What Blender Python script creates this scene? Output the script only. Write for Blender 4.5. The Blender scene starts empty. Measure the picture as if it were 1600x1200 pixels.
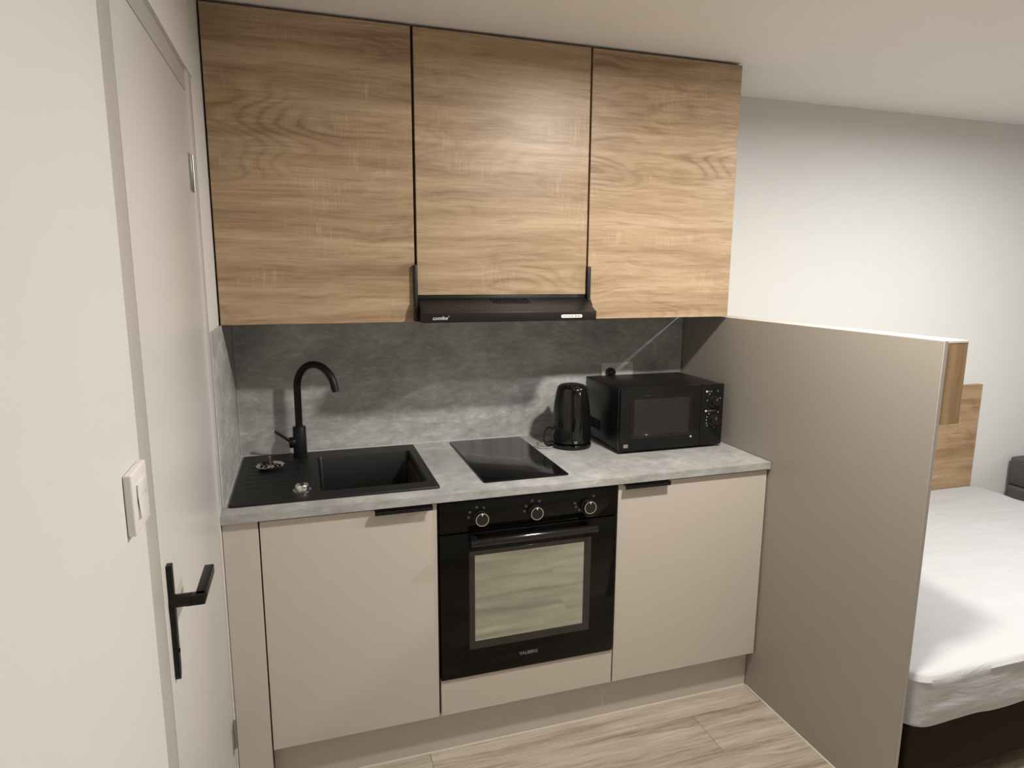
import bpy, bmesh, math, random
from mathutils import Vector, Matrix, noise as mnoise
random.seed(7)
S = bpy.context.scene
COL = S.collection

# ------------------------------------------------------------------ camera, light, exposure
cam_d = bpy.data.cameras.new('camera')
cam_d.sensor_width = 36.0
cam_d.lens = 36.0 * 1013.18 / 1600.0
cam_d.clip_start = 0.02
cam = bpy.data.objects.new('camera', cam_d)
cam.location = (0.2422, -2.4366, 1.5611)
cam.rotation_euler = (1.4002, -0.0055, -0.3089)
COL.objects.link(cam)
S.camera = cam

world = bpy.data.worlds.new('world'); S.world = world
world.use_nodes = True
world.node_tree.nodes['Background'].inputs[0].default_value = (0.05, 0.06, 0.08, 1)
world.node_tree.nodes['Background'].inputs[1].default_value = 0.3

S.view_settings.view_transform = 'Standard'
S.view_settings.look = 'None'
S.view_settings.gamma = 1.0
S.view_settings.use_curve_mapping = False
S.view_settings.exposure = 0.0

# ceiling lamps of the room (both above the frame): position, emission, colour
LAMPS = [((1.40, -1.36), 975.0, (1.0, 0.94, 0.87), 'kitchen'),
         ((3.00, -1.36), 1150.0, (1.0, 0.985, 0.97), 'bed')]

# ------------------------------------------------------------------ material helpers
class NT:
    def __init__(s, name):
        s.m = bpy.data.materials.new(name); s.m.use_nodes = True
        s.t = s.m.node_tree; s.n = s.t.nodes; s.l = s.t.links
        s.b = s.n['Principled BSDF']
    def new(s, typ, **kw):
        n = s.n.new(typ)
        for k, v in kw.items(): setattr(n, k, v)
        return n
    def put(s, sock, v):
        if isinstance(v, bpy.types.NodeSocket): s.l.new(v, sock)
        else: sock.default_value = v
    def math(s, op, a, b=None, c=None, clamp=False):
        n = s.new('ShaderNodeMath', operation=op); n.use_clamp = clamp
        s.put(n.inputs[0], a)
        if b is not None: s.put(n.inputs[1], b)
        if c is not None: s.put(n.inputs[2], c)
        return n.outputs[0]
    def vmath(s, op, a, b):
        n = s.new('ShaderNodeVectorMath', operation=op)
        s.put(n.inputs[0], a); s.put(n.inputs[1], b)
        return n.outputs[0]
    def noise(s, vec, scale, detail=4, rough=.55, dist=0.0):
        n = s.new('ShaderNodeTexNoise')
        s.put(n.inputs['Vector'], vec)
        n.inputs['Scale'].default_value = scale; n.inputs['Detail'].default_value = detail
        n.inputs['Roughness'].default_value = rough; n.inputs['Distortion'].default_value = dist
        return n.outputs[0]
    def ramp(s, fac, stops):
        n = s.new('ShaderNodeValToRGB')
        e = n.color_ramp.elements
        while len(e) < len(stops): e.new(0.5)
        for i, (p, c) in enumerate(stops):
            e[i].position = p; e[i].color = (*c, 1) if len(c) == 3 else c
        s.put(n.inputs[0], fac)
        return n.outputs[0]
    def mix(s, fac, a, b, blend='MIX'):
        n = s.new('ShaderNodeMix', data_type='RGBA', blend_type=blend)
        s.put(n.inputs[0], fac); s.put(n.inputs[6], a if isinstance(a, bpy.types.NodeSocket) else (*a, 1))
        s.put(n.inputs[7], b if isinstance(b, bpy.types.NodeSocket) else (*b, 1))
        return n.outputs[2]
    def coords(s, rnd=0.0):
        tc = s.new('ShaderNodeTexCoord').outputs['Object']
        if rnd:
            oi = s.new('ShaderNodeObjectInfo').outputs['Random']
            cx = s.new('ShaderNodeCombineXYZ')
            s.l.new(s.math('MULTIPLY', oi, rnd), cx.inputs[0])
            s.l.new(s.math('MULTIPLY', oi, rnd * 1.7), cx.inputs[1])
            s.l.new(s.math('MULTIPLY', oi, rnd * 2.3), cx.inputs[2])
            tc = s.vmath('ADD', tc, cx.outputs[0])
        return tc
    def bump(s, h, strength, dist=.001):
        n = s.new('ShaderNodeBump'); n.inputs['Strength'].default_value = strength
        n.inputs['Distance'].default_value = dist
        s.l.new(h, n.inputs['Height']); s.l.new(n.outputs[0], s.b.inputs['Normal'])
    def set(s, col=None, rough=None, metal=None, spec=None, coat=None, coat_rough=None):
        b = s.b
        if col is not None: s.put(b.inputs['Base Color'], col if isinstance(col, bpy.types.NodeSocket) else (*col, 1))
        if rough is not None: s.put(b.inputs['Roughness'], rough)
        if metal is not None: b.inputs['Metallic'].default_value = metal
        if spec is not None: b.inputs['Specular IOR Level'].default_value = spec
        if coat is not None: b.inputs['Coat Weight'].default_value = coat
        if coat_rough is not None: b.inputs['Coat Roughness'].default_value = coat_rough
        return s.m

def plain(name, col, rough=.5, metal=0.0, spec=.5, var=.04, nscale=60, bump=0.0, coat=None):
    """a painted or moulded surface: flat colour with faint procedural mottling"""
    t = NT(name)
    co = t.coords()
    n = t.noise(co, nscale, 3)
    c = t.mix(n, tuple(max(0, x * (1 - var)) for x in col), tuple(min(1, x * (1 + var)) for x in col))
    if bump: t.bump(t.noise(co, nscale * 6, 3), bump, .0006)
    return t.set(c, rough, metal, spec, coat)

def oak(name, dark, mid, light, axis='x', rnd=7.0, rough=.42, spec=.4, fine=1.0):
    t = NT(name)
    co = t.coords(rnd)
    sc = {'x': (1, 1, 1), 'z': (1, 1, 1)}[axis]
    if axis == 'z':
        mp = t.new('ShaderNodeMapping'); mp.inputs['Rotation'].default_value = (0, math.pi / 2, 0)
        t.l.new(co, mp.inputs[0]); co = mp.outputs[0]
    w1 = t.noise(t.vmath('MULTIPLY', co, (2.0, 4.0, 4.0)), 1.0, 2)
    cx = t.new('ShaderNodeCombineXYZ')
    wv = t.math('MULTIPLY', t.math('SUBTRACT', w1, .5), .055)
    t.l.new(wv, cx.inputs[1]); t.l.new(wv, cx.inputs[2])
    p = t.vmath('ADD', co, cx.outputs[0])
    broad = t.noise(t.vmath('MULTIPLY', p, (1.0, 19, 19)), 1.0, 6, .66)
    fib = t.noise(t.vmath('MULTIPLY', p, (8, 190, 190)), 1.0, 4, .65)
    # cathedral figure: rings of a slowly varying field
    fld = t.noise(t.vmath('MULTIPLY', p, (1.4, 6.5, 6.5)), 1.0, 1.2, .4)
    rings = t.math('SINE', t.math('MULTIPLY', fld, 120.0))
    rings = t.math('POWER', t.math('MULTIPLY_ADD', rings, .5, .5), 2.5)
    mask = t.ramp(t.noise(t.vmath('MULTIPLY', co, (1.6, 4.5, 4.5)), 1.0, 2), [(.50, (0, 0, 0)), (.64, (1, 1, 1))])
    rm = t.math('MULTIPLY', rings, mask)
    v = t.math('MULTIPLY_ADD', fib, .34 * fine, t.math('MULTIPLY', broad, .78))
    v = t.math('SUBTRACT', v, t.math('MULTIPLY', rm, .13))
    col = t.ramp(v, [(.38, dark), (.53, mid), (.68, light)])
    # pale saw ticks across the grain
    tick = t.noise(t.vmath('MULTIPLY', co, (230, 14, 14)), 1.0, 2, .5)
    tm = t.ramp(t.noise(t.vmath('MULTIPLY', co, (4.5, 8, 8)), 1.0, 2), [(.52, (0, 0, 0)), (.66, (1, 1, 1))])
    tk = t.math('MULTIPLY', t.math('MULTIPLY', t.ramp(tick, [(.5, (0, 0, 0)), (.68, (1, 1, 1))]), tm), .34)
    col = t.mix(tk, col, tuple(min(1, x * 1.35) for x in light))
    # thin dark pores
    por = t.ramp(t.noise(t.vmath('MULTIPLY', p, (3.5, 85, 85)), 1.0, 3, .65), [(.33, (1, 1, 1)), (.42, (0, 0, 0))])
    col = t.mix(t.math('MULTIPLY', por, .38), col, tuple(x * .7 for x in dark))
    t.bump(fib, .12, .0005)
    return t.set(col, rough, 0, spec)

def floor_oak(name):
    t = NT(name)
    co = t.coords(11.0)
    w1 = t.noise(t.vmath('MULTIPLY', co, (2.5, 8.0, 8.0)), 1.0, 2)
    cx = t.new('ShaderNodeCombineXYZ')
    t.l.new(t.math('MULTIPLY', t.math('SUBTRACT', w1, .5), .045), cx.inputs[1])
    p = t.vmath('ADD', co, cx.outputs[0])
    broad = t.noise(t.vmath('MULTIPLY', p, (1.3, 22, 3)), 1.0, 6, .68)
    fib = t.noise(t.vmath('MULTIPLY', p, (8, 130, 20)), 1.0, 4, .6)
    v = t.math('MULTIPLY_ADD', fib, .3, t.math('MULTIPLY', broad, .78))
    col = t.ramp(v, [(.40, (.25, .205, .15)), (.52, (.415, .36, .28)), (.66, (.57, .515, .42))])
    # a few knots
    vo = t.new('ShaderNodeTexVoronoi'); vo.inputs['Scale'].default_value = 1.0
    t.l.new(t.vmath('MULTIPLY', p, (1.5, 4.2, 1)), vo.inputs['Vector'])
    k = t.ramp(vo.outputs['Distance'], [(.02, (1, 1, 1)), (.10, (0, 0, 0))])
    col = t.mix(t.math('MULTIPLY', k, .45), col, (.16, .11, .07))
    oi = t.new('ShaderNodeObjectInfo').outputs['Random']
    sh = t.math('MULTIPLY_ADD', oi, .22, .89)
    cm = t.new('ShaderNodeCombineXYZ')
    for i in range(3): t.l.new(sh, cm.inputs[i])
    col = t.mix(1.0, col, cm.outputs[0], 'MULTIPLY')
    t.bump(fib, .15, .0005)
    return t.set(col, .36, 0, .45)

def concrete(name, lo, mid, hi, rough=.42, spec=.35):
    t = NT(name)
    co = t.coords()
    a = t.noise(t.vmath('MULTIPLY', co, (3.2, 3.2, 6.0)), 1.0, 8, .66, .3)
    b = t.noise(t.vmath('MULTIPLY', co, (22, 22, 60)), 1.0, 5, .65)
    c = t.noise(t.vmath('MULTIPLY', co, (7, 7, 11)), 1.0, 6, .7, 1.0)
    f = t.noise(t.vmath('MULTIPLY', co, (260, 260, 60)), 1.0, 3, .7)
    v = t.math('MULTIPLY_ADD', b, .30, t.math('MULTIPLY', a, .45))
    v = t.math('MULTIPLY_ADD', c, .30, v)
    v = t.math('MULTIPLY_ADD', f, .10, v)
    col = t.ramp(v, [(.45, lo), (.56, mid), (.67, hi)])
    # pale trowel flecks
    fl = t.ramp(t.noise(t.vmath('MULTIPLY', co, (13, 13, 30)), 1.0, 8, .8, .8), [(.55, (0, 0, 0)), (.70, (1, 1, 1))])
    col = t.mix(t.math('MULTIPLY', fl, .75), col, tuple(min(1, x * 1.3) for x in hi))
    return t.set(col, rough, 0, spec)

def emit(name, col, strength):
    t = NT(name)
    t.b.inputs['Emission Color'].default_value = (*col, 1)
    t.b.inputs['Emission Strength'].default_value = strength
    return t.set((.9, .9, .88), .4)

M = {}
M['oak'] = oak('oak_laminate', (.250, .160, .088), (.385, .268, .162), (.50, .372, .245), rough=.40, spec=.5)
M['oak_v'] = oak('oak_laminate_upright', (.23, .14, .07), (.31, .20, .105), (.38, .255, .14), axis='z')
M['oak_bed'] = oak('oak_board', (.25, .155, .08), (.38, .25, .14), (.48, .34, .21))
M['floor'] = floor_oak('floor_plank_oak')
M['concrete'] = concrete('concrete_laminate', (.27, .27, .26), (.37, .37, .36), (.50, .50, .485))
M['splash'] = concrete('concrete_splashback', (.30, .30, .292), (.43, .43, .418), (.60, .60, .588), .4, .4)
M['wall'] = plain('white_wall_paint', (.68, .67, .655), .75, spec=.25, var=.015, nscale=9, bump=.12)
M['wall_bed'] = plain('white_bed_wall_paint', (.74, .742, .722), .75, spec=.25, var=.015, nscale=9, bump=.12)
M['ceil'] = plain('ceiling_paint', (.91, .89, .87), .85, spec=.2, var=.015, nscale=9, bump=.1)
M['door'] = plain('door_gloss_paint', (.62, .605, .59), .28, spec=.45, var=.01, nscale=5)
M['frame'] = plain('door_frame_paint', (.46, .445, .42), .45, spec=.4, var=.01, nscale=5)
M['greige'] = plain('greige_laminate', (.585, .53, .47), .45, spec=.35, var=.015, nscale=300, bump=.1)
M['taupe'] = plain('taupe_laminate', (.35, .318, .274), .42, spec=.35, var=.02, nscale=400, bump=.1)
M['taupe_edge'] = plain('taupe_edge_band', (.36, .33, .295), .5)
M['edge'] = plain('pale_edge_band', (.58, .53, .47), .5)
M['carcass'] = plain('dark_brown_carcass', (.045, .028, .02), .6)
M['black'] = plain('black_powder_coat', (.007, .0068, .0066), .4, spec=.3, nscale=300)
M['hood'] = plain('black_hood_enamel', (.011, .011, .011), .36, spec=.35, nscale=200)
M['gloss'] = plain('black_gloss_plastic', (.008, .008, .008), .13, spec=.5, nscale=200)
M['mwcase'] = plain('black_microwave_enamel', (.008, .008, .008), .3, spec=.3, nscale=200)
M['mwfront'] = plain('black_microwave_front', (.009, .009, .009), .24, spec=.25, nscale=200)
M['mwglass'] = plain('microwave_mesh_glass', (.026, .026, .024), .25, spec=.3, nscale=900, var=.3)
M['glass_black'] = plain('black_ceramic_glass', (.006, .006, .006), .09, spec=.28, nscale=50)
M['oven_glass'] = plain('black_oven_glass', (.004, .0038, .0035), .07, spec=.2, nscale=50)
M['oven_pane'] = plain('mirror_tinted_oven_pane', (.455, .49, .455), .05, metal=1.0, nscale=30, var=.02)
M['pane_edge'] = plain('dark_oven_pane_border', (.020, .018, .015), .15, nscale=30)
M['sink'] = plain('black_granite_composite', (.0085, .0085, .0085), .45, spec=.35, nscale=700, var=.5)
M['chrome'] = plain('chrome', (.80, .79, .76), .14, metal=1.0, nscale=30, var=.02)
M['steel'] = plain('brushed_steel', (.45, .45, .44), .32, metal=1.0, nscale=80)
M['white'] = plain('white_plastic', (.78, .755, .735), .35, spec=.5, var=.01)
M['print'] = plain('white_print', (.78, .78, .76), .5, var=.01)
M['print_grey'] = plain('grey_print', (.26, .26, .25), .5, var=.01)
M['print_dim'] = plain('dim_grey_print', (.05, .05, .05), .5, var=.01)
M['dark_hole'] = plain('dark_recess', (.003, .003, .003), .8, spec=.03)
M['seal'] = plain('clear_sealant', (.48, .48, .46), .25, spec=.5)
M['bedbase'] = plain('dark_brown_fabric', (.030, .022, .015), .9, spec=.1, nscale=500, var=.3)
M['greyfab'] = plain('dark_grey_fabric', (.11, .105, .108), .9, spec=.1, nscale=500, var=.25)
M['cord_grey'] = plain('grey_cable', (.42, .41, .38), .4)

def sheet_mat():
    t = NT('white_cotton_sheet')
    co = t.coords()
    n = t.noise(t.vmath('MULTIPLY', co, (4, 22, 14)), 1.0, 6, .62, 1.2)
    wv = t.noise(co, 900, 2)
    h = t.math('MULTIPLY_ADD', wv, .04, n)
    t.bump(h, .36, .014)
    c = t.mix(n, (.475, .48, .485), (.515, .52, .525))
    return t.set(c, .85, 0, .15)
M['sheet'] = sheet_mat()

# ------------------------------------------------------------------ geometry helpers
ORG = {}
class MB:
    def __init__(s): s.bm = bmesh.new()
    def box(s, x0, x1, y0, y1, z0, z1, bev=0.0, seg=2):
        b = bmesh.new()
        bmesh.ops.create_cube(b, size=1)
        for v in b.verts:
            v.co = Vector((x0 + (v.co.x + .5) * (x1 - x0), y0 + (v.co.y + .5) * (y1 - y0), z0 + (v.co.z + .5) * (z1 - z0)))
        if bev: bmesh.ops.bevel(b, geom=b.edges[:], offset=bev, segments=seg, affect='EDGES', profile=.5)
        s.merge(b); return s
    def merge(s, b, mat=None):
        if mat is not None: bmesh.ops.transform(b, matrix=mat, verts=b.verts)
        me = bpy.data.meshes.new('tmp'); b.to_mesh(me); b.free()
        s.bm.from_mesh(me); bpy.data.meshes.remove(me)
    def lathe(s, prof, org, axis=(0, 0, 1), n=32):
        """prof: list of (radius, height) along axis from org"""
        b = bmesh.new(); rings = []
        for r, h in prof:
            if r < 1e-6: rings.append([b.verts.new((0, 0, h))])
            else: rings.append([b.verts.new((r * math.cos(2 * math.pi * i / n), r * math.sin(2 * math.pi * i / n), h)) for i in range(n)])
        for a, c in zip(rings, rings[1:]):
            for i in range(n):
                j = (i + 1) % n
                if len(a) == 1 and len(c) == 1: break
                if len(a) == 1: b.faces.new((a[0], c[j], c[i]))
                elif len(c) == 1: b.faces.new((a[i], a[j], c[0]))
                else: b.faces.new((a[i], a[j], c[j], c[i]))
        bmesh.ops.recalc_face_normals(b, faces=b.faces)
        q = Vector((0, 0, 1)).rotation_difference(Vector(axis).normalized()).to_matrix().to_4x4()
        s.merge(b, Matrix.Translation(org) @ q); return s
    def tube(s, pts, r, n=14, cap=True):
        b = bmesh.new(); pts = [Vector(p) for p in pts]; prev = None; rings = []
        rr = r if isinstance(r, (list, tuple)) else [r] * len(pts)
        u = None
        for i, p in enumerate(pts):
            t = (pts[min(i + 1, len(pts) - 1)] - pts[max(i - 1, 0)]).normalized()
            if u is None:
                u = t.orthogonal().normalized()
            else:
                u = (u - t * u.dot(t)).normalized()
            w = t.cross(u)
            rings.append([b.verts.new(p + rr[i] * (math.cos(2 * math.pi * k / n) * u + math.sin(2 * math.pi * k / n) * w)) for k in range(n)])
        for a, c in zip(rings, rings[1:]):
            for k in range(n): b.faces.new((a[k], a[(k + 1) % n], c[(k + 1) % n], c[k]))
        if cap:
            b.faces.new(rings[0][::-1]); b.faces.new(rings[-1])
        bmesh.ops.recalc_face_normals(b, faces=b.faces)
        s.merge(b); return s
    def prism(s, poly, axis, a0, a1, bev=0.0):
        """poly: list of 2D points in the plane across axis ('x': (y,z), 'y': (x,z), 'z': (x,y))"""
        b = bmesh.new()
        def P(p, a):
            return {'x': (a, p[0], p[1]), 'y': (p[0], a, p[1]), 'z': (p[0], p[1], a)}[axis]
        lo = [b.verts.new(P(p, a0)) for p in poly]; hi = [b.verts.new(P(p, a1)) for p in poly]
        n = len(poly)
        b.faces.new(lo); b.faces.new(hi[::-1])
        for i in range(n): b.faces.new((lo[i], lo[(i + 1) % n], hi[(i + 1) % n], hi[i]))
        bmesh.ops.recalc_face_normals(b, faces=b.faces)
        if bev: bmesh.ops.bevel(b, geom=b.edges[:], offset=bev, segments=2, affect='EDGES', profile=.5)
        s.merge(b); return s
    def build(s, name, mat, parent=None, smooth=True, **props):
        o = ORG.get(parent.name, Vector((0, 0, 0))) if parent else Vector((0, 0, 0))
        if o.length: bmesh.ops.translate(s.bm, verts=s.bm.verts, vec=-o)
        me = bpy.data.meshes.new(name); s.bm.to_mesh(me); s.bm.free()
        me.materials.append(M[mat] if isinstance(mat, str) else mat)
        ob = bpy.data.objects.new(name, me); COL.objects.link(ob)
        if parent:
            ob.parent = parent; ORG[ob.name] = o
        if smooth:
            for p in me.polygons: p.use_smooth = True
            try: me.set_sharp_from_angle(angle=math.radians(38))
            except Exception: pass
        for k, v in props.items(): ob[k] = v
        return ob

def thing(name, label, cat, loc, group=None):
    o = bpy.data.objects.new(name, None); COL.objects.link(o)
    o.location = loc; o.empty_display_size = .05
    o['label'] = label; o['category'] = cat
    if group: o['group'] = group
    ORG[o.name] = Vector(loc)
    return o
def tag(o, label, cat, group=None):
    o['label'] = label; o['category'] = cat
    if group: o['group'] = group
    return o
def struct(o, label, cat):
    o['kind'] = 'structure'; o['label'] = label; o['category'] = cat
    return o
def box(*a, **k): return MB().box(*a, **k)

def text(body, size, origin, right, up, mat, name, parent, off=.0004, shear=0.0, align='LEFT'):
    cu = bpy.data.curves.new('lettering', 'FONT'); cu.body = body; cu.size = size
    cu.extrude = off; cu.shear = shear; cu.align_x = align
    to = bpy.data.objects.new('lettering_src', cu); COL.objects.link(to)
    dg = bpy.context.evaluated_depsgraph_get(); dg.update()
    me = bpy.data.meshes.new_from_object(to.evaluated_get(dg))
    bpy.data.objects.remove(to); bpy.data.curves.remove(cu)
    r = Vector(right).normalized(); u = Vector(up).normalized(); n = r.cross(u)
    o = ORG.get(parent.name, Vector((0, 0, 0)))
    mt = Matrix.Translation(Vector(origin) - o) @ Matrix((r, u, n)).transposed().to_4x4()
    me.transform(mt); me.materials.clear(); me.materials.append(M[mat]); me.name = name
    ob = bpy.data.objects.new(name, me); COL.objects.link(ob); ob.parent = parent; ORG[ob.name] = o
    return ob

# ------------------------------------------------------------------ the room
CZ = 2.312           # ceiling height
WX = 0.003          # left wall plane
RX, RY, BY = 4.9, -4.1, 0.08
# floor: screed with planks on top
fl = struct(box(-.15, RX + .1, RY - .1, .2, -.08, -.006).build('floor', 'taupe', smooth=False), 'pale grey-beige wood plank floor', 'floor')
PW, PL = .182, 1.22
plank_me = None
row = 0
y = .08
while y > RY:
    x = -.15 - (row * .47 % 1.0) * PL
    if row == 4: x = 1.50 - PL * 2      # the butt joint seen in front of the right cabinet
    while x < RX:
        x0, x1 = max(x, -.15), min(x + PL, RX)
        if x1 - x0 > .02:
            y0 = max(y - PW, RY)
            m = MB(); m.box(-(x1 - x0) / 2 + .0005, (x1 - x0) / 2 - .0005, -(y - y0) / 2 + .0005, (y - y0) / 2 - .0005, -.0058, 0, bev=.0008, seg=1)
            p = m.build('floor_plank', 'floor', fl, smooth=False)
            p.location = ((x0 + x1) / 2, (y + y0) / 2, 0)
        x += PL
    y -= PW; row += 1

struct(box(-.15, RX + .1, RY - .1, .2, CZ, CZ + .1).build('ceiling', 'ceil', smooth=False), 'plain off-white painted ceiling', 'ceiling')
wl = MB()
wl.box(-.15, WX, RY, -1.397, 0, CZ, bev=.002)           # near stretch that carries the switch
wl.box(-.15, WX, -1.397, -.545, 2.036, CZ, bev=.001)     # over the door
wl.box(-.15, -.005, -.545, .1, 0, CZ, bev=.001)             # beside the cabinets
struct(wl.build('wall_left', 'wall'), 'white painted wall around the closed door on the left', 'wall')
wb = MB()
wb.box(-.005, 1.80, .010, .18, 0, CZ)
wb.box(1.80, RX + .1, BY, .18, 0, CZ)
struct(wb.build('wall_back', 'wall_bed', smooth=False), 'white painted wall behind the kitchen and the bed', 'wall')
struct(box(RX, RX + .1, RY, BY, 0, CZ).build('wall_right', 'wall', smooth=False), 'white wall at the far right end of the room', 'wall')
struct(box(-.15, RX + .1, RY - .1, RY, 0, CZ).build('wall_rear', 'wall', smooth=False), 'white wall behind the viewer', 'wall')

# ------------------------------------------------------------------ door in the left wall
DX = -.004
dr = bpy.data.objects.new('door_1', None); COL.objects.link(dr); dr.location = (DX, -.95, 0); ORG[dr.name] = Vector((DX, -.95, 0))
struct(dr, 'closed white flush door with black lever handle left of the kitchen', 'door')
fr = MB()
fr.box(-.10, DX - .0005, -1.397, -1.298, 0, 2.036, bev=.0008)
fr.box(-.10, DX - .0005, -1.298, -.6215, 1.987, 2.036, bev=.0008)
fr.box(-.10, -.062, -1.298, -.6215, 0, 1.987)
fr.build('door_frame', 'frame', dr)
box(-.10, -.0006, -.6205, -.5455, 0, 2.036, bev=.0015).build('hinge_jamb', 'door', dr)
leaf = box(-.06, DX, -1.2965, -.6225, .008, 1.9835, bev=.0008).build('door_leaf', 'door', dr)
for hz in (1.752, .216):
    h = MB(); h.box(DX - .001, DX + .0015, -.662, -.6215, hz, hz + .086, bev=.0005)
    hg = h.build('hinge', 'steel', dr)
    MB().lathe([(0, 0), (.0042, 0), (.0042, .086), (0, .086)], (DX + .0035, -.6255, hz), n=14).build('hinge_pin', 'steel', hg)
hp = MB().prism([(-1.2685, 1.062), (-1.2525, 1.062), (-1.2525, .872), (-1.2555, .856), (-1.2615, .846), (-1.2655, .848), (-1.2685, .858)], 'x', DX, DX + .009, bev=.001).build('handle_plate', 'black', dr)
lv = MB()
lv.tube([(DX + .005, -1.2605, .994), (DX + .035, -1.2605, .994)], .0115, n=20)
lv.box(DX + .026, DX + .058, -1.270, -1.252, .9845, 1.0035, bev=.002)
lv.box(DX + .041, DX + .058, -1.266, -1.142, .9845, 1.0035, bev=.002)
lv.build('lever', 'black', hp)
MB().lathe([(0, 0), (.004, 0), (.004, .0012), (0, .0012)], (DX + .009, -1.2605, .90), axis=(1, 0, 0), n=14).build('key_hole', 'dark_hole', hp)

# ------------------------------------------------------------------ light switch on the near wall
sw = thing('light_switch', 'square white plastic light switch on the wall left of the door', 'switch', (WX, -1.45, 1.206))
box(WX, WX + .0115, -1.498, -1.416, 1.207, 1.293, bev=.003, seg=3).build('switch_plate', 'white', sw)
rk = MB()
rk.prism([(WX + .0112, 1.226), (WX + .0155, 1.226), (WX + .0125, 1.250), (WX + .0145, 1.274), (WX + .0112, 1.274)], 'y', -1.480, -1.434, bev=.0008)
rk.build('rocker', 'white', sw)

# ------------------------------------------------------------------ splashback panels
sp = box(0, 1.793, 0, .009, .9045, 1.45).build('splashback_panel', 'splash', smooth=False)
tag(sp, 'grey concrete-effect splashback panel behind tap, kettle and microwave', 'splashback')
s2 = box(-.0004, .002, -.540, 0, .9045, 1.398, bev=.0008).build('splashback_panel', 'splash', smooth=False)
tag(s2, 'narrow grey concrete-effect side splashback on left wall beside the sink', 'splashback')
se = MB()
se.tube([(.001, -.004, .9055), (1.792, -.004, .9055)], .0038, n=8)
se.build('sealant', 'seal', sp)
MB().tube([(.0045, -.0025, .906), (.0045, -.0025, 1.395)], .0026, n=8).build('sealant', 'seal', sp)
box(-.0004, .002, -.5407, -.540, .9045, 1.398).build('edge_band', 'white', s2)
MB().tube([(.005, -.540, .9055), (.005, -.004, .9055)], .0035, n=8).build('sealant', 'seal', s2)

# ------------------------------------------------------------------ worktop with the sink and hob cut out
ZT, ZB, YW, XE = .904, .879, -.606, 1.7925
wt = MB()
cx0, cx1, cy0, cy1 = .20, .602, -.53, -.09
for a in ((0, cx0, YW, 0), (cx1, XE, YW, 0), (cx0, cx1, YW, cy0), (cx0, cx1, cy1, 0)):
    wt.box(a[0], a[1], a[2], a[3], ZB, ZT)
wto = wt.build('worktop', 'concrete', smooth=False)
tag(wto, 'grey concrete-effect worktop carrying sink, hob, kettle and microwave', 'worktop')
box(0, XE, YW - .001, YW, ZB, ZT, bev=.0004, seg=1).build('edge_band', 'concrete', wto)

# ------------------------------------------------------------------ base cabinets
YD, YDB = -.5937, -.5757     # door front / door back
def base_cabinet(x0, x1, label, handle, dx0, dx1):
    t = thing('base_cabinet', label, 'cabinet', ((x0 + x1) / 2, -.29, .15))
    c = MB()
    c.box(x0, x0 + .018, YDB + .002, -.02, .155, .8785); c.box(x1 - .018, x1, YDB + .002, -.02, .155, .8785)
    c.box(x0 + .018, x1 - .018, YDB + .002, -.02, .155, .173); c.box(x0 + .018, x1 - .018, -.03, -.02, .173, .8785)
    c.box(x0 + .018, x1 - .018, YDB + .002, -.50, .8605, .8785)
    c.build('body', 'carcass', t, smooth=False)
    d = box(dx0, dx1, YD, YDB, .159, .8725, bev=.001, seg=1).build('door', 'greige', t)
    h = MB()
    h.box(handle[0], handle[1], YD - .021, YDB + .004, .8727, .8752, bev=.0006, seg=1)
    h.box(handle[0], handle[1], YD - .021, YD - .0185, .8615, .8752, bev=.0006, seg=1)
    h.build('handle', 'black', d)
    return t
fp = box(.0005, .0925, YD, YDB, 0, .8785, bev=.001, seg=1).build('filler_panel', 'greige')
tag(fp, 'narrow greige filler panel between the white door and sink cabinet', 'panel')
base_cabinet(.096, .597, 'greige base cabinet with one tall door under the black sink', (.411, .581), .0965, .5960)
base_cabinet(1.203, 1.789, 'greige base cabinet right of the oven, below the microwave', (1.219, 1.387), 1.203, 1.789)
# oven housing
oh = thing('oven_housing', 'greige oven housing with a low blank front below the oven', 'cabinet', (.9, -.29, .15))
c = MB()
c.box(.599, .6035, YDB + .004, -.02, .155, .8785); c.box(1.1965, 1.201, YDB + .004, -.02, .155, .8785)
c.box(.6035, 1.1965, YDB + .004, -.02, .155, .173); c.box(.6035, 1.1965, YDB + .004, -.02, .262, .278)
c.build('body', 'carcass', oh, smooth=False)
box(.6025, 1.1985, YD, YDB, .159, .2815, bev=.001, seg=1).build('front_panel', 'greige', oh)
# plinth
pl = box(.093, 1.793, -.5501, -.534, .001, .154, bev=.0008, seg=1).build('plinth', 'greige')
tag(pl, 'recessed greige plinth under the base cabinets along the floor', 'plinth')
MB().prism([(-.5501, .0005), (-.5545, .0005), (-.5505, .005)], 'x', .093, 1.793).build('floor_seal', 'edge', pl)

# ------------------------------------------------------------------ oven
ov = thing('built_in_oven', 'black built-in oven with mirrored window and three knobs', 'oven', (.9, -.3, .279))
YO = -.600
box(.606, 1.194, -.57, -.08, .282, .868).build('body', 'carcass', ov, smooth=False)
cp = box(.6035, 1.1965, YO, -.571, .7745, .8735, bev=.0015).build('control_panel', 'oven_glass', ov)
od = box(.6035, 1.1965, YO, -.571, .2855, .7695, bev=.0015).build('oven_door', 'oven_glass', ov)
# glass window: darker border and mirrored pane
box(.694, 1.106, YO - .0006, YO, .378, .708, bev=.0002, seg=1).build('window_border', 'pane_edge', od)
box(.712, 1.081, YO - .0012, YO - .0004, .405, .694, bev=.0002, seg=1).build('window_pane', 'oven_pane', od)
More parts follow.
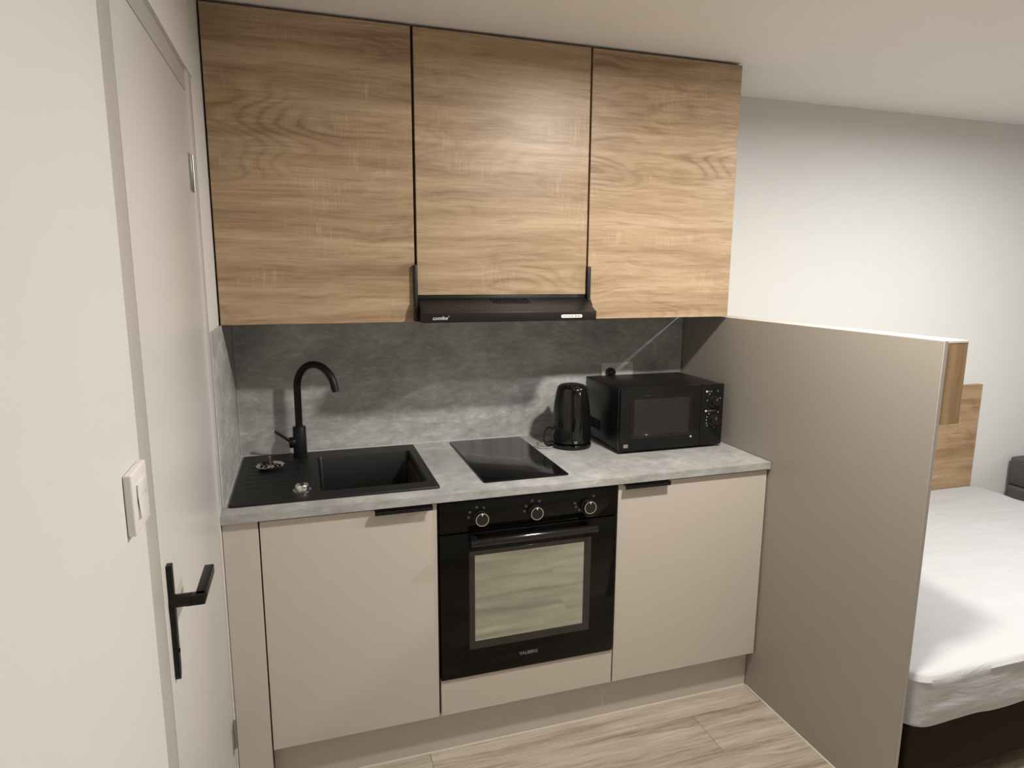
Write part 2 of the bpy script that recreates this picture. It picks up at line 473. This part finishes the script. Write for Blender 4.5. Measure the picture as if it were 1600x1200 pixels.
# handle: rounded bar on two end brackets
hb = MB()
pf = [(YO - .046, .742), (YO - .050, .748), (YO - .050, .756), (YO - .045, .762), (YO - .034, .764), (YO - .030, .758), (YO - .030, .748), (YO - .035, .742)]
hb.prism(pf, 'x', .690, 1.108, bev=.0015)
hbo = hb.build('door_handle', 'gloss', od)
for hx in (.696, 1.084):
    b = MB(); b.prism([(YO + .0005, .728), (YO + .0005, .762), (YO - .036, .763), (YO - .036, .743), (YO - .020, .734)], 'x', hx, hx + .018, bev=.0015)
    b.build('handle_bracket', 'gloss', hbo)
for kx in (.731, .909, 1.091):
    k = MB().lathe([(0, 0), (.0225, 0), (.0225, .004), (.0205, .005), (.0195, .019), (.0185, .021), (0, .021)], (kx, YO, .8165), axis=(0, -1, 0), n=36).build('knob', 'gloss', cp)
    MB().lathe([(.0186, .0195), (.0207, .0195), (.0207, .0222), (.0186, .0222), (.0186, .0195)], (kx, YO, .8165), axis=(0, -1, 0), n=40).build('chrome_ring', 'chrome', k)
    MB().prism([(kx - .0032, .8365), (kx + .0032, .8365), (kx, .8275)], 'y', YO - .0228, YO - .0205).build('pointer_mark', 'print', k)
# dim symbols round the knobs
sy = MB()
for kx, spots in ((.731, ((-.038, .004), (-.034, .02), (-.012, .034), (.010, .030))), (.909, ((-.036, .004), (-.030, .02), (-.010, .036), (.014, .032))), (1.091, ((-.046, .012), (-.042, .0), (-.030, -.012), (.020, .03)))):
    for dx, dz in spots: sy.box(kx + dx - .004, kx + dx + .004, YO - .0005, YO + .001, .8165 + dz - .0035, .8165 + dz + .0035, bev=.0002, seg=1)
sy.build('dial_symbols', 'print_dim', cp, kind='stuff')
text('VALBERG', .0155, (.860, YO - .0004, .329), (1, 0, 0), (0, 0, 1), 'print_grey', 'brand_lettering', od)

# ------------------------------------------------------------------ sink
sk = thing('sink', 'black granite composite sink with grooved drainer set in worktop', 'sink', (.316, -.29, .904))
sx0, sx1, sy0, sy1 = .014, .618, -.548, -.030
bx0, bx1, by0, by1 = .264, .587, -.486, -.112
zr = ZT + .007
b = bmesh.new()
def rrect(x0, x1, y0, y1, r, z, n=5):
    out = []
    for cx, cy, a0 in ((x1 - r, y1 - r, 0), (x0 + r, y1 - r, 90), (x0 + r, y0 + r, 180), (x1 - r, y0 + r, 270)):
        for i in range(n + 1):
            a = math.radians(a0 + 90 * i / n)
            out.append((cx + r * math.cos(a), cy + r * math.sin(a), z))
    return out
loops = [rrect(sx0, sx1, sy0, sy1, .010, ZT + .0002), rrect(sx0, sx1, sy0, sy1, .010, zr - .003), rrect(sx0 + .003, sx1 - .003, sy0 + .003, sy1 - .003, .009, zr),
         rrect(bx0 - .004, bx1 + .004, by0 - .004, by1 + .004, .018, zr), rrect(bx0, bx1, by0, by1, .016, zr - .005),
         rrect(bx0 + .006, bx1 - .006, by0 + .006, by1 - .006, .02, zr - .165), rrect(bx0 + .03, bx1 - .03, by0 + .03, by1 - .03, .03, zr - .185)]
vl = [[b.verts.new(p) for p in lp] for lp in loops]
for a, c in zip(vl, vl[1:]):
    for i in range(len(a)): b.faces.new((a[i], a[(i + 1) % len(a)], c[(i + 1) % len(a)], c[i]))
b.faces.new(vl[-1])
bmesh.ops.recalc_face_normals(b, faces=b.faces)
m = MB(); m.merge(b); m.build('basin', 'sink', sk)
for i in range(7):
    yy = -.135 - i * .044
    m = MB(); m.prism([(yy - .006, zr - .0005), (yy - .0035, zr + .0010), (yy + .0035, zr + .0010), (yy + .006, zr - .0005)], 'x', .045, .243, bev=.0003)
    m.build('drainer_rib', 'sink', sk)
kn = MB().lathe([(0, 0), (.027, 0), (.027, .003), (.022, .006), (.0205, .006), (.0195, .017), (.017, .020), (0, .021)], (.212, -.466, zr), n=36).build('waste_control_knob', 'chrome', sk)
MB().lathe([(.045, 0), (.045, .003), (.03, .004), (.012, .001), (0, .001)], (.425, -.30, zr - .185), n=32).build('drain', 'steel', sk)

# loose basket strainer lying on the drainer
st = thing('strainer_plug', 'round chrome basket strainer with thin stem lying on the drainer', 'strainer', (.112, -.205, zr + .0010))
z0 = zr + .0012
MB().lathe([(.026, 0), (.036, .001), (.043, .008), (.0455, .011), (.043, .0125), (.036, .006), (.012, .004), (0, .004)], (.112, -.205, z0), n=40).build('basket', 'chrome', st)
hol = MB()
for i in range(14):
    a = 2 * math.pi * i / 14
    hol.lathe([(0, 0), (.0042, 0), (.0042, .0012), (0, .0012)], (.112 + .030 * math.cos(a), -.205 + .030 * math.sin(a), z0 + .0056), n=10)
for i in range(8):
    a = 2 * math.pi * i / 8
    hol.lathe([(0, 0), (.004, 0), (.004, .0012), (0, .0012)], (.112 + .018 * math.cos(a), -.205 + .018 * math.sin(a), z0 + .0048), n=10)
hol.build('strainer_holes', 'dark_hole', st, kind='stuff')
MB().tube([(.112, -.205, z0 + .003), (.112, -.205, z0 + .038)], .0028, n=10).build('stem', 'steel', st)
MB().lathe([(0, 0), (.005, 0), (.005, .004), (0, .0045)], (.112, -.205, z0 + .037), n=12).build('stem_knob', 'steel', st)

# ------------------------------------------------------------------ tap
FX, FY = .207, -.074
fa = thing('kitchen_tap', 'matt black swan-neck kitchen tap with side lever behind the sink', 'tap', (FX, FY, zr))
MB().lathe([(0, 0), (.0265, 0), (.0265, .004), (.0235, .006), (.0225, .106), (.0215, .1075), (0, .1075)], (FX, FY, zr), n=36).build('tap_body', 'black', fa)
dirv = Vector((.70, -.714, 0)).normalized()
R_ = .088
pts = [Vector((FX, FY, zr + .10)), Vector((FX, FY, 1.06)), Vector((FX, FY, 1.12)), Vector((FX, FY, 1.158))]
for i in range(1, 21):
    a = math.radians(168 * i / 20)
    pts.append(Vector((FX, FY, 1.158)) + dirv * (R_ - R_ * math.cos(a)) + Vector((0, 0, R_ * math.sin(a))))
tl = (pts[-1] - pts[-2]).normalized()
pts.append(pts[-1] + tl * .012)
sp_ = MB().tube(pts, .0125, n=20).build('spout', 'black', fa)
MB().tube([pts[-1] - tl * .001, pts[-1] + tl * .006], .0108, n=20).build('aerator', 'black', sp_)
MB().lathe([(0, 0), (.0185, 0), (.0195, .002), (.0195, .016), (.017, .020), (0, .021)], (FX - .016, FY, .962), axis=(-1, -.1, 0), n=28).build('lever_hub', 'black', fa)
MB().tube([(FX - .030, FY - .004, .966), (FX - .052, FY - .010, .986), (FX - .080, FY - .018, 1.010)], [.0056, .0052, .0048], n=12).build('lever', 'black', fa)

# ------------------------------------------------------------------ hob
hb_ = thing('induction_hob', 'narrow black glass two-zone hob set in the worktop', 'hob', (.905, -.283, ZT))
m = MB()
b = bmesh.new()
lps = [rrect(.7585, 1.0495, -.5395, -.0265, .008, ZT + .0003), rrect(.7585, 1.0495, -.5395, -.0265, .008, ZT + .0035), rrect(.7605, 1.0475, -.5375, -.0285, .007, ZT + .0052)]
vl = [[b.verts.new(p) for p in lp] for lp in lps]
for a, c in zip(vl, vl[1:]):
    for i in range(len(a)): b.faces.new((a[i], a[(i + 1) % len(a)], c[(i + 1) % len(a)], c[i]))
b.faces.new(vl[-1]); b.faces.new(vl[0][::-1])
bmesh.ops.recalc_face_normals(b, faces=b.faces)
m.merge(b); m.build('glass_top', 'glass_black', hb_)

# ------------------------------------------------------------------ wall cabinets
YU, YUB = -.3007, -.2827
ZU0, ZU1 = 1.398, 2.304
def wall_cabinet(x0, x1, dx0, dx1, zb, label):
    t = thing('wall_cabinet', label, 'cabinet', ((x0 + x1) / 2, -.15, zb))
    c = MB()
    c.box(x0, x0 + .018, YUB + .002, .006, zb + .001, 2.309); c.box(x1 - .018, x1, YUB + .002, .006, zb + .001, 2.309)
    c.box(x0 + .018, x1 - .018, YUB + .002, .006, zb + .001, zb + .019); c.box(x0 + .018, x1 - .018, YUB + .002, .006, 2.291, 2.309)
    c.box(x0 + .018, x1 - .018, -.004, .006, zb + .019, 2.291)
    c.build('body', 'carcass', t, smooth=False)
    box(dx0, dx1, YU, YUB, zb, 2.3025, bev=.0008, seg=1).build('door', 'oak', t)
    return t
wall_cabinet(-.0045, .596, .0005, .5915, ZU0, 'oak wall cabinet on the left, above the sink and tap')
wall_cabinet(.5965, 1.2005, .600, 1.1985, 1.4856, 'shorter oak wall cabinet in the middle, above the hood')
wall_cabinet(1.201, 1.7955, 1.2055, 1.7955, ZU0, 'oak wall cabinet on the right, above kettle and microwave')

# ------------------------------------------------------------------ extractor hood
hd = thing('extractor_hood', 'slim black extractor hood under the middle oak cabinet', 'hood', (.898, -.2, 1.40))
HF = -.398
m = MB(); m.box(.5985, 1.199, -.2995, -.005, 1.4035, 1.4835, bev=.001)
m.build('body', 'hood', hd)
vz = MB()
vz.prism([(-.2985, 1.4010), (HF, 1.4010), (HF, 1.4325), (HF + .008, 1.4345), (-.2985, 1.476)], 'x', .5975, 1.1975, bev=.0012)
vs = vz.build('visor', 'hood', hd)
for x0, x1 in ((.585, .5965), (1.1995, 1.2105)):
    m = MB(); m.prism([(-.3015, 1.4015), (-.3015, 1.583), (-.317, 1.583), (-.317, 1.470), (-.335, 1.452), (-.335, 1.4015)], 'x', x0, x1, bev=.0008)
    m.build('side_bracket', 'hood', hd)
# vent slots in the sloping top
sl = (1.476 - 1.4345) / (-.2985 - (HF + .008))
for i in range(13):
    xx = .842 + i * .0105
    y0, y1 = -.340, -.304
    z_ = lambda yy: 1.4345 + (yy - (HF + .008)) * sl
    m = MB()
    b = bmesh.new()
    q = [(xx, y1), (xx + .0038, y1), (xx + .0118, y0), (xx + .008, y0)]
    lo = [b.verts.new((p[0], p[1], z_(p[1]) - .001)) for p in q]; hi = [b.verts.new((p[0], p[1], z_(p[1]) + .0004)) for p in q]
    b.faces.new(hi); b.faces.new(lo[::-1])
    for k in range(4): b.faces.new((lo[k], lo[(k + 1) % 4], hi[(k + 1) % 4], hi[k]))
    bmesh.ops.recalc_face_normals(b, faces=b.faces)
    m.merge(b); m.build('vent_slot', 'dark_hole', vs)
text("comfee'", .0165, (.629, HF - .0006, 1.4105), (1, 0, 0), (0, 0, 1), 'print', 'brand_lettering', vs, off=.0006, shear=.25)
b = bmesh.new()
lpA = [(p[0], HF - .0012, p[1]) for p in [(q[0], q[1]) for q in rrect(1.0675, 1.1445, 1.4105, 1.4215, .0052, 0)]]
lpB = [(p[0], HF + .0004, p[2]) for p in lpA]
A = [b.verts.new(p) for p in lpA]; B_ = [b.verts.new(p) for p in lpB]
b.faces.new(A); b.faces.new(B_[::-1])
for i in range(len(A)): b.faces.new((A[i], A[(i + 1) % len(A)], B_[(i + 1) % len(A)], B_[i]))
bmesh.ops.recalc_face_normals(b, faces=b.faces)
m = MB(); m.merge(b); cpn = m.build('control_strip', 'print', vs)
ic = MB()
for xx, w, h in ((1.075, .008, .002), (1.085, .006, .002), (1.093, .008, .0022), (1.104, .0045, .0042), (1.1185, .0045, .0048), (1.127, .006, .003), (1.1345, .004, .0035)):
    ic.box(xx, xx + w, HF - .0016, HF - .001, 1.4158 - h / 2, 1.4158 + h / 2)
ic.build('control_symbols', 'print_grey', cpn, kind='stuff')

# ------------------------------------------------------------------ kettle
KX, KY = 1.199, -.196
kt = thing('electric_kettle', 'glossy black electric kettle on its base beside the microwave', 'kettle', (KX, KY, ZT))
MB().lathe([(0, 0), (.074, 0), (.078, .003), (.078, .012), (.074, .017), (0, .017)], (KX, KY, ZT + .0005), n=48).build('power_base', 'gloss', kt)
MB().lathe([(0, .018), (.070, .018), (.0755, .024), (.0755, .06), (.0725, .11), (.068, .16), (.061, .205), (.056, .226), (0, .226)], (KX, KY, ZT), n=56).build('jug', 'gloss', kt)
lid = MB().lathe([(.0556, .226), (.0540, .231), (.044, .239), (.026, .2425), (0, .2435)], (KX, KY, ZT), n=48).build('lid', 'gloss', kt)
# spout lip on the far side
m = MB(); m.prism([(KX - .020, KY + .05), (KX + .020, KY + .05), (KX + .006, KY + .078), (KX - .006, KY + .078)], 'z', ZT + .195, ZT + .230, bev=.004)
m.build('spout', 'gloss', kt)
# handle, turned to the room
hdv = Vector((-.20, -.98, 0)).normalized(); sdv = Vector((-hdv.y, hdv.x, 0))
prof = [(.050, .236), (.078, .233), (.098, .220), (.105, .190), (.104, .14), (.098, .085), (.087, .050), (.070, .034)]
b = bmesh.new(); rings = []
for i, (r, h) in enumerate(prof):
    w = .0165 if i < 5 else .0165 - .0014 * (i - 4)
    t0 = Vector(prof[min(i + 1, len(prof) - 1)]) - Vector(prof[max(i - 1, 0)]); t0.normalize()
    nn = Vector((t0[1], -t0[0]))
    ring = []
    for k in range(14):
        a = 2 * math.pi * k / 14
        o2 = nn * (.0105 * math.sin(a)); sd = w * math.cos(a)
        ring.append(b.verts.new(Vector((KX, KY, ZT)) + hdv * (r + o2[0]) + Vector((0, 0, h + o2[1])) + sdv * sd))
    rings.append(ring)
for a, c in zip(rings, rings[1:]):
    for k in range(14): b.faces.new((a[k], a[(k + 1) % 14], c[(k + 1) % 14], c[k]))
b.faces.new(rings[0][::-1]); b.faces.new(rings[-1])
bmesh.ops.recalc_face_normals(b, faces=b.faces)
m = MB(); m.merge(b); hk = m.build('handle', 'gloss', kt)
p = Vector((KX, KY, ZT)) + hdv * .086
MB().lathe([(0, 0), (.0125, 0), (.0125, .003), (.0105, .0045), (0, .005)], (p.x, p.y, ZT + .236), axis=(hdv.x * .35, hdv.y * .35, 1), n=24).build('lid_button', 'chrome', hk)
p = Vector((KX, KY, ZT)) + hdv * .086
MB().lathe([(0, 0), (.007, 0), (.007, .004), (0, .005)], (p.x, p.y, ZT + .036), axis=(hdv.x, hdv.y, .2), n=20).build('power_switch', 'steel', hk)
# cord loop to the left and the flex on the worktop
cp_ = []
for i in range(26):
    a = math.radians(-60 - 300 * i / 25)
    cp_.append((KX - .090 + .022 * math.cos(a), KY + .012 + .012 * math.sin(a * .5), ZT + .0415 + .036 * math.sin(a)))
MB().tube(cp_, .0028, n=8).build('cord', 'gloss', kt)
cp2 = [(KX - .07, KY - .004, ZT + .003), (KX - .10, KY - .016, ZT + .003), (KX - .130, KY - .006, ZT + .003), (KX - .142, KY + .018, ZT + .003), (KX - .128, KY + .040, ZT + .003), (KX - .09, KY + .052, ZT + .003), (KX - .04, KY + .09, ZT + .003)]
MB().tube(cp2, .0024, n=8).build('cord', 'cord_grey', kt, label='pale grey flex looping on the worktop')

# ------------------------------------------------------------------ microwave
mx0, mx1, my0, my1, mz0, mz1 = 1.317, 1.752, -.370, -.055, .914, 1.149
mw = thing('microwave', 'black countertop microwave with two dials in the worktop corner', 'microwave', ((mx0 + mx1) / 2, (my0 + my1) / 2, ZT))
box(mx0 + .002, mx1 - .002, my0 + .022, my1, mz0 + .002, mz1 - .001, bev=.004).build('case', 'mwcase', mw)
box(mx0, mx1 - .098, my0, my0 + .021, mz0, mz1, bev=.0025).build('door', 'mwfront', mw)
mdoor = [o for o in mw.children if o.name.startswith('door')][0]
mpanel = box(mx1 - .097, mx1, my0, my0 + .021, mz0, mz1, bev=.0025).build('control_panel', 'mwfront', mw)
# window: raised surround and mesh glass
wx0, wx1, wz0, wz1 = 1.372, 1.603, .972, 1.108
su = MB()
for a in ((wx0 - .014, wx0, wz0 - .012, wz1 + .012), (wx1, wx1 + .014, wz0 - .012, wz1 + .012), (wx0, wx1, wz1, wz1 + .012), (wx0, wx1, wz0 - .012, wz0)):
    su.box(a[0], a[1], my0 - .0022, my0 + .001, a[2], a[3], bev=.0006, seg=1)
su.build('window_surround', 'gloss', mdoor)
box(wx0, wx1, my0 - .0008, my0 + .001, wz0, wz1).build('window_glass', 'mwglass', mdoor)
box(mx0 + .016, mx0 + .034, my0 - .0006, my0 + .0005, mz0 + .014, mz0 + .027).build('rating_sticker', 'print_grey', mdoor)
box(1.612, 1.618, my0 - .0006, my0 + .0005, mz0 + .036, mz0 + .042).build('door_mark', 'print', mdoor)
for kz, tk in ((1.082, ((-.022, .030), (-.014, .040), (.014, .040), (-.030, .006), (.026, .012), (.026, -.002))), (1.010, ((-.020, .026), (-.028, .014), (-.030, .002), (-.029, -.010), (-.026, -.020), (.020, .030), (.024, -.014), (.006, -.030)))):
    kxx = mx1 - .042
    k = MB().lathe([(0, 0), (.0225, 0), (.0225, .003), (.0185, .005), (.0175, .017), (.016, .019), (0, .019)], (kxx, my0, kz), axis=(0, -1, 0), n=32).build('dial', 'gloss', mpanel)
    box(kxx - .001, kxx + .001, my0 - .0197, my0 - .0188, kz + .004, kz + .015).build('pointer_mark', 'print_grey', k)
    tt = MB()
    for dx, dz in tk: tt.box(kxx + dx - .002, kxx + dx + .002, my0 - .0006, my0 + .0005, kz + dz - .0026, kz + dz + .0026)
    tt.build('dial_symbols', 'print_grey', mpanel, kind='stuff')
lg = MB()
for zz, w in ((1.122, .012), (1.047, .040)):
    lg.lathe([(0, 0), (.0038, 0), (.0038, .0012), (0, .0012)], (mx1 - .076, my0 + .0006, zz), axis=(0, -1, 0), n=14)
lg.build('dial_caption_dot', 'print', mpanel, kind='stuff')
ln = MB()
for zz, w in ((1.122, .013), (1.047, .044)):
    for i in range(int(w / .0045)):
        ln.box(mx1 - .069 + i * .0045, mx1 - .0662 + i * .0045, my0 - .0005, my0 + .0005, zz - .0014, zz + .0014)
ln.build('dial_caption', 'print_grey', mpanel, kind='stuff')
vn = MB()
for i in range(8):
    vn.box(mx0 + .0012, mx0 + .003, -.20 + i * .013, -.194 + i * .013, .955, .995)
vn.build('vent_slots', 'dark_hole', mw, kind='stuff')
for fx in (mx0 + .04, mx1 - .04):
    for fy in (my0 + .04, my1 - .04):
        MB().lathe([(0, 0), (.011, 0), (.013, .0105), (0, .0105)], (fx, fy, ZT + .0002), n=16).build('foot', 'black', mw)

# ------------------------------------------------------------------ socket and plug
so = thing('wall_socket', 'white double socket plate on splashback above the microwave', 'socket', (1.484, 0, 1.11))
box(1.411, 1.557, -.009, 0, 1.108, 1.192, bev=.0025, seg=3).build('socket_plate', 'white', so)
for xx in (1.447, 1.521):
    MB().lathe([(.021, 0), (.0225, .0006), (.0225, .0016), (.0205, .0016), (.0195, -.004), (0, -.004)], (xx, -.0092, 1.150), axis=(0, -1, 0), n=30).build('socket_well', 'white', so)
sc = MB().lathe([(0, 0), (.0022, 0), (.0022, .001), (0, .001)], (1.525, -.0105, 1.172), axis=(0, -1, 0), n=10).build('screw', 'dark_hole', so)
pg = thing('power_plug', 'black mains plug in the white socket behind the microwave', 'plug', (1.447, -.011, 1.150))
MB().lathe([(0, 0), (.0195, 0), (.0205, .004), (.019, .022), (.012, .030), (.007, .034), (0, .034)], (1.447, -.0105, 1.153), axis=(0, -1, 0), n=28).build('plug_body', 'gloss', pg)
MB().tube([(1.447, -.042, 1.150), (1.443, -.049, 1.120), (1.40, -.040, 1.02), (1.36, -.03, .925), (1.30, -.03, .9075)], .003, n=8).build('plug_cord', 'gloss', pg)

# ------------------------------------------------------------------ partition with oak ledge
pt = thing('partition_panel', 'tall taupe partition panel between the kitchen and the bed', 'partition', (1.805, -.6, 0))
box(1.7960, 1.8075, -1.2030, .078, .001, 1.3935, bev=.0008, seg=1).build('panel', 'taupe', pt)
box(1.7962, 1.8073, -1.2040, -1.2030, .002, 1.3935).build('edge_band', 'taupe_edge', pt)
box(1.7962, 1.8073, -1.2030, .0, 1.3935, 1.3945).build('edge_band', 'edge', pt)
MB().prism([(1.7958, .0005), (1.7905, .0005), (1.7950, .0048)], 'y', -1.203, -.556).build('floor_seal', 'edge', pt)
ld = thing('wooden_ledge', 'oak ledge box along the top of the partition on the bed side', 'ledge', (1.851, -.6, 1.167))
box(1.8080, 1.8820, -1.2000, .075, 1.172, 1.387, bev=.0008, seg=1).build('ledge_box', 'oak_v', ld)
box(1.8080, 1.8825, -1.2005, .075, 1.387, 1.3938, bev=.0008, seg=1).build('top_board', 'edge', ld)

# ------------------------------------------------------------------ bed
bd = thing('bed_base', 'dark brown fabric box bed base under the white mattress', 'bed base', (2.77, -.57, 0))
m = MB(); m.box(1.885, 3.665, -1.163, .035, .046, .249, bev=.012, seg=3); m.build('base_box', 'bedbase', bd)
for fx in (1.95, 2.77, 3.60):
    for fy in (-1.10, -.05):
        MB().lathe([(0, 0), (.020, 0), (.026, .046), (0, .046)], (fx, fy, 0), n=16).build('leg', 'black', bd)
mt = None
b = bmesh.new()
X0, X1, Y0, Y1, Z0, Z1 = 1.838, 3.690, -1.205, .036, .262, .432
NX, NY, NZ = 110, 84, 10
def sheet_pt(u, v, w):
    """rounded block: u, v, w in -1..1"""
    cx, cy, cz = (X0 + X1) / 2, (Y0 + Y1) / 2, (Z0 + Z1) / 2
    hx, hy, hz = (X1 - X0) / 2, (Y1 - Y0) / 2, (Z1 - Z0) / 2
    p = Vector((u * hx, v * hy, w * hz)); r = .022; rp = .075
    # vertical-edge rounding, then top and bottom edge rounding
    q = Vector((p.x, p.y)); c = Vector((max(-(hx - rp), min(hx - rp, q.x)), max(-(hy - rp), min(hy - rp, q.y))))
    d = q - c
    if d.length > 1e-9:
        m_ = max(abs(d.x), abs(d.y)); q = c + d.normalized() * m_
    c2 = Vector((max(-(hx - rp), min(hx - rp, q.x)), max(-(hy - rp), min(hy - rp, q.y))))
    d2 = q - c2
    inner = rp - r
    ex = max(0.0, d2.length - inner)
    ez = max(0.0, abs(p.z) - (hz - r))
    zc = p.z
    if ex > 0 and ez > 0:
        mm = max(ex, ez); L = math.hypot(ex, ez)
        ex2, ez2 = ex / L * mm, ez / L * mm
        q = c2 + d2.normalized() * (inner + ex2); zc = math.copysign(hz - r + ez2, p.z)
    return Vector((cx + q.x, cy + q.y, cz + zc))
vm = {}
def gv(u, v, w):
    k = (round(u, 5), round(v, 5), round(w, 5))
    if k not in vm:
        p = sheet_pt(u, v, w)
        top = max(0, w)
        n1 = mnoise.noise(Vector((p.x * 2.2, p.y * 9, 1.3))); n2 = mnoise.noise(Vector((p.x * 9, p.y * 24, 4.0)))
        if w > .8:
            p.z += .006 * n1 + .0022 * n2
            # soft hollow in the top and crown in the middle
            p.z += .010 * (1 - u * u) * (1 - v * v)
            g = math.exp(-(((p.x - 1.98) / .14) ** 2 + ((p.y + .92) / .12) ** 2)); p.z -= .013 * g
        else:
            out = Vector((p.x - (X0 + X1) / 2, p.y - (Y0 + Y1) / 2, 0)).normalized()
            f = mnoise.noise(Vector((p.x * 5, p.y * 5, p.z * 30))) * .006 + mnoise.noise(Vector((p.x * 14, p.y * 14, p.z * 60 + 3))) * .003
            p += out * f
            if w < -.6: p.z += .010 * mnoise.noise(Vector((p.x * 6, p.y * 6, 9)))
        vm[k] = b.verts.new(p)
    return vm[k]
def lin(n):
    # denser towards the ends so that rounded edges stay smooth
    return [math.copysign(1 - (1 - abs(t)) ** 1.35, t) for t in [-1 + 2 * i / n for i in range(n + 1)]]
U, V, W = lin(NX), lin(NY), [-1 + 2 * i / NZ for i in range(NZ + 1)]
for i in range(NX):
    for j in range(NY):
        b.faces.new((gv(U[i], V[j], 1), gv(U[i + 1], V[j], 1), gv(U[i + 1], V[j + 1], 1), gv(U[i], V[j + 1], 1)))
        b.faces.new((gv(U[i], V[j], -1), gv(U[i], V[j + 1], -1), gv(U[i + 1], V[j + 1], -1), gv(U[i + 1], V[j], -1)))
for k in range(NZ):
    for i in range(NX):
        for v_ in (-1, 1):
            b.faces.new((gv(U[i], v_, W[k]), gv(U[i + 1], v_, W[k]), gv(U[i + 1], v_, W[k + 1]), gv(U[i], v_, W[k + 1])))
    for j in range(NY):
        for u_ in (-1, 1):
            b.faces.new((gv(u_, V[j], W[k]), gv(u_, V[j + 1], W[k]), gv(u_, V[j + 1], W[k + 1]), gv(u_, V[j], W[k + 1])))
bmesh.ops.recalc_face_normals(b, faces=b.faces)
m = MB(); m.merge(b)
mo = m.build('mattress', 'sheet')
for p in mo.data.polygons: p.use_smooth = True
tag(mo, 'mattress under a wrinkled white fitted sheet on the dark base', 'mattress')

hbd = box(1.8085, 3.682, .0495, .0790, .10, .985, bev=.001, seg=1).build('headboard', 'oak_bed')
tag(hbd, 'plain oak board standing against the wall behind the bed', 'headboard')

# dark grey seat past the bed
gs = thing('grey_seat', 'dark grey fabric seat past the bed at the right edge', 'seat', (4.28, -.25, 0))
box(3.975, 4.60, -.55, .06, .06, .40, bev=.02, seg=3).build('seat_block', 'greyfab', gs)
box(3.980, 4.60, -.55, .06, .401, .56, bev=.012, seg=3).build('cushion', 'greyfab', gs)
for fx in (4.02, 4.55):
    for fy in (-.50, .01):
        MB().lathe([(0, 0), (.016, 0), (.02, .06), (0, .06)], (fx, fy, 0), n=14).build('leg', 'black', gs)

# ------------------------------------------------------------------ ceiling lamps (above the frame)
for (lx, ly), st_, colr, where in LAMPS:
    lp = thing('ceiling_lamp', {'kitchen': 'small round ceiling downlight in front of the kitchen', 'bed': 'small round ceiling downlight near the bed'}[where], 'lamp', (lx, ly, CZ))
    MB().lathe([(.062, -.0005), (.062, -.004), (.074, -.009), (.088, -.005), (.090, -.0005), (.062, -.0005)], (lx, ly, CZ), n=40).build('trim_ring', 'white', lp)
    M['lamp_' + where] = emit('lamp_diffuser_' + where, colr, st_)
    MB().lathe([(.0615, -.0006), (.0615, -.0035), (0, -.0035)], (lx, ly, CZ), n=32).build('diffuser', 'lamp_' + where, lp)
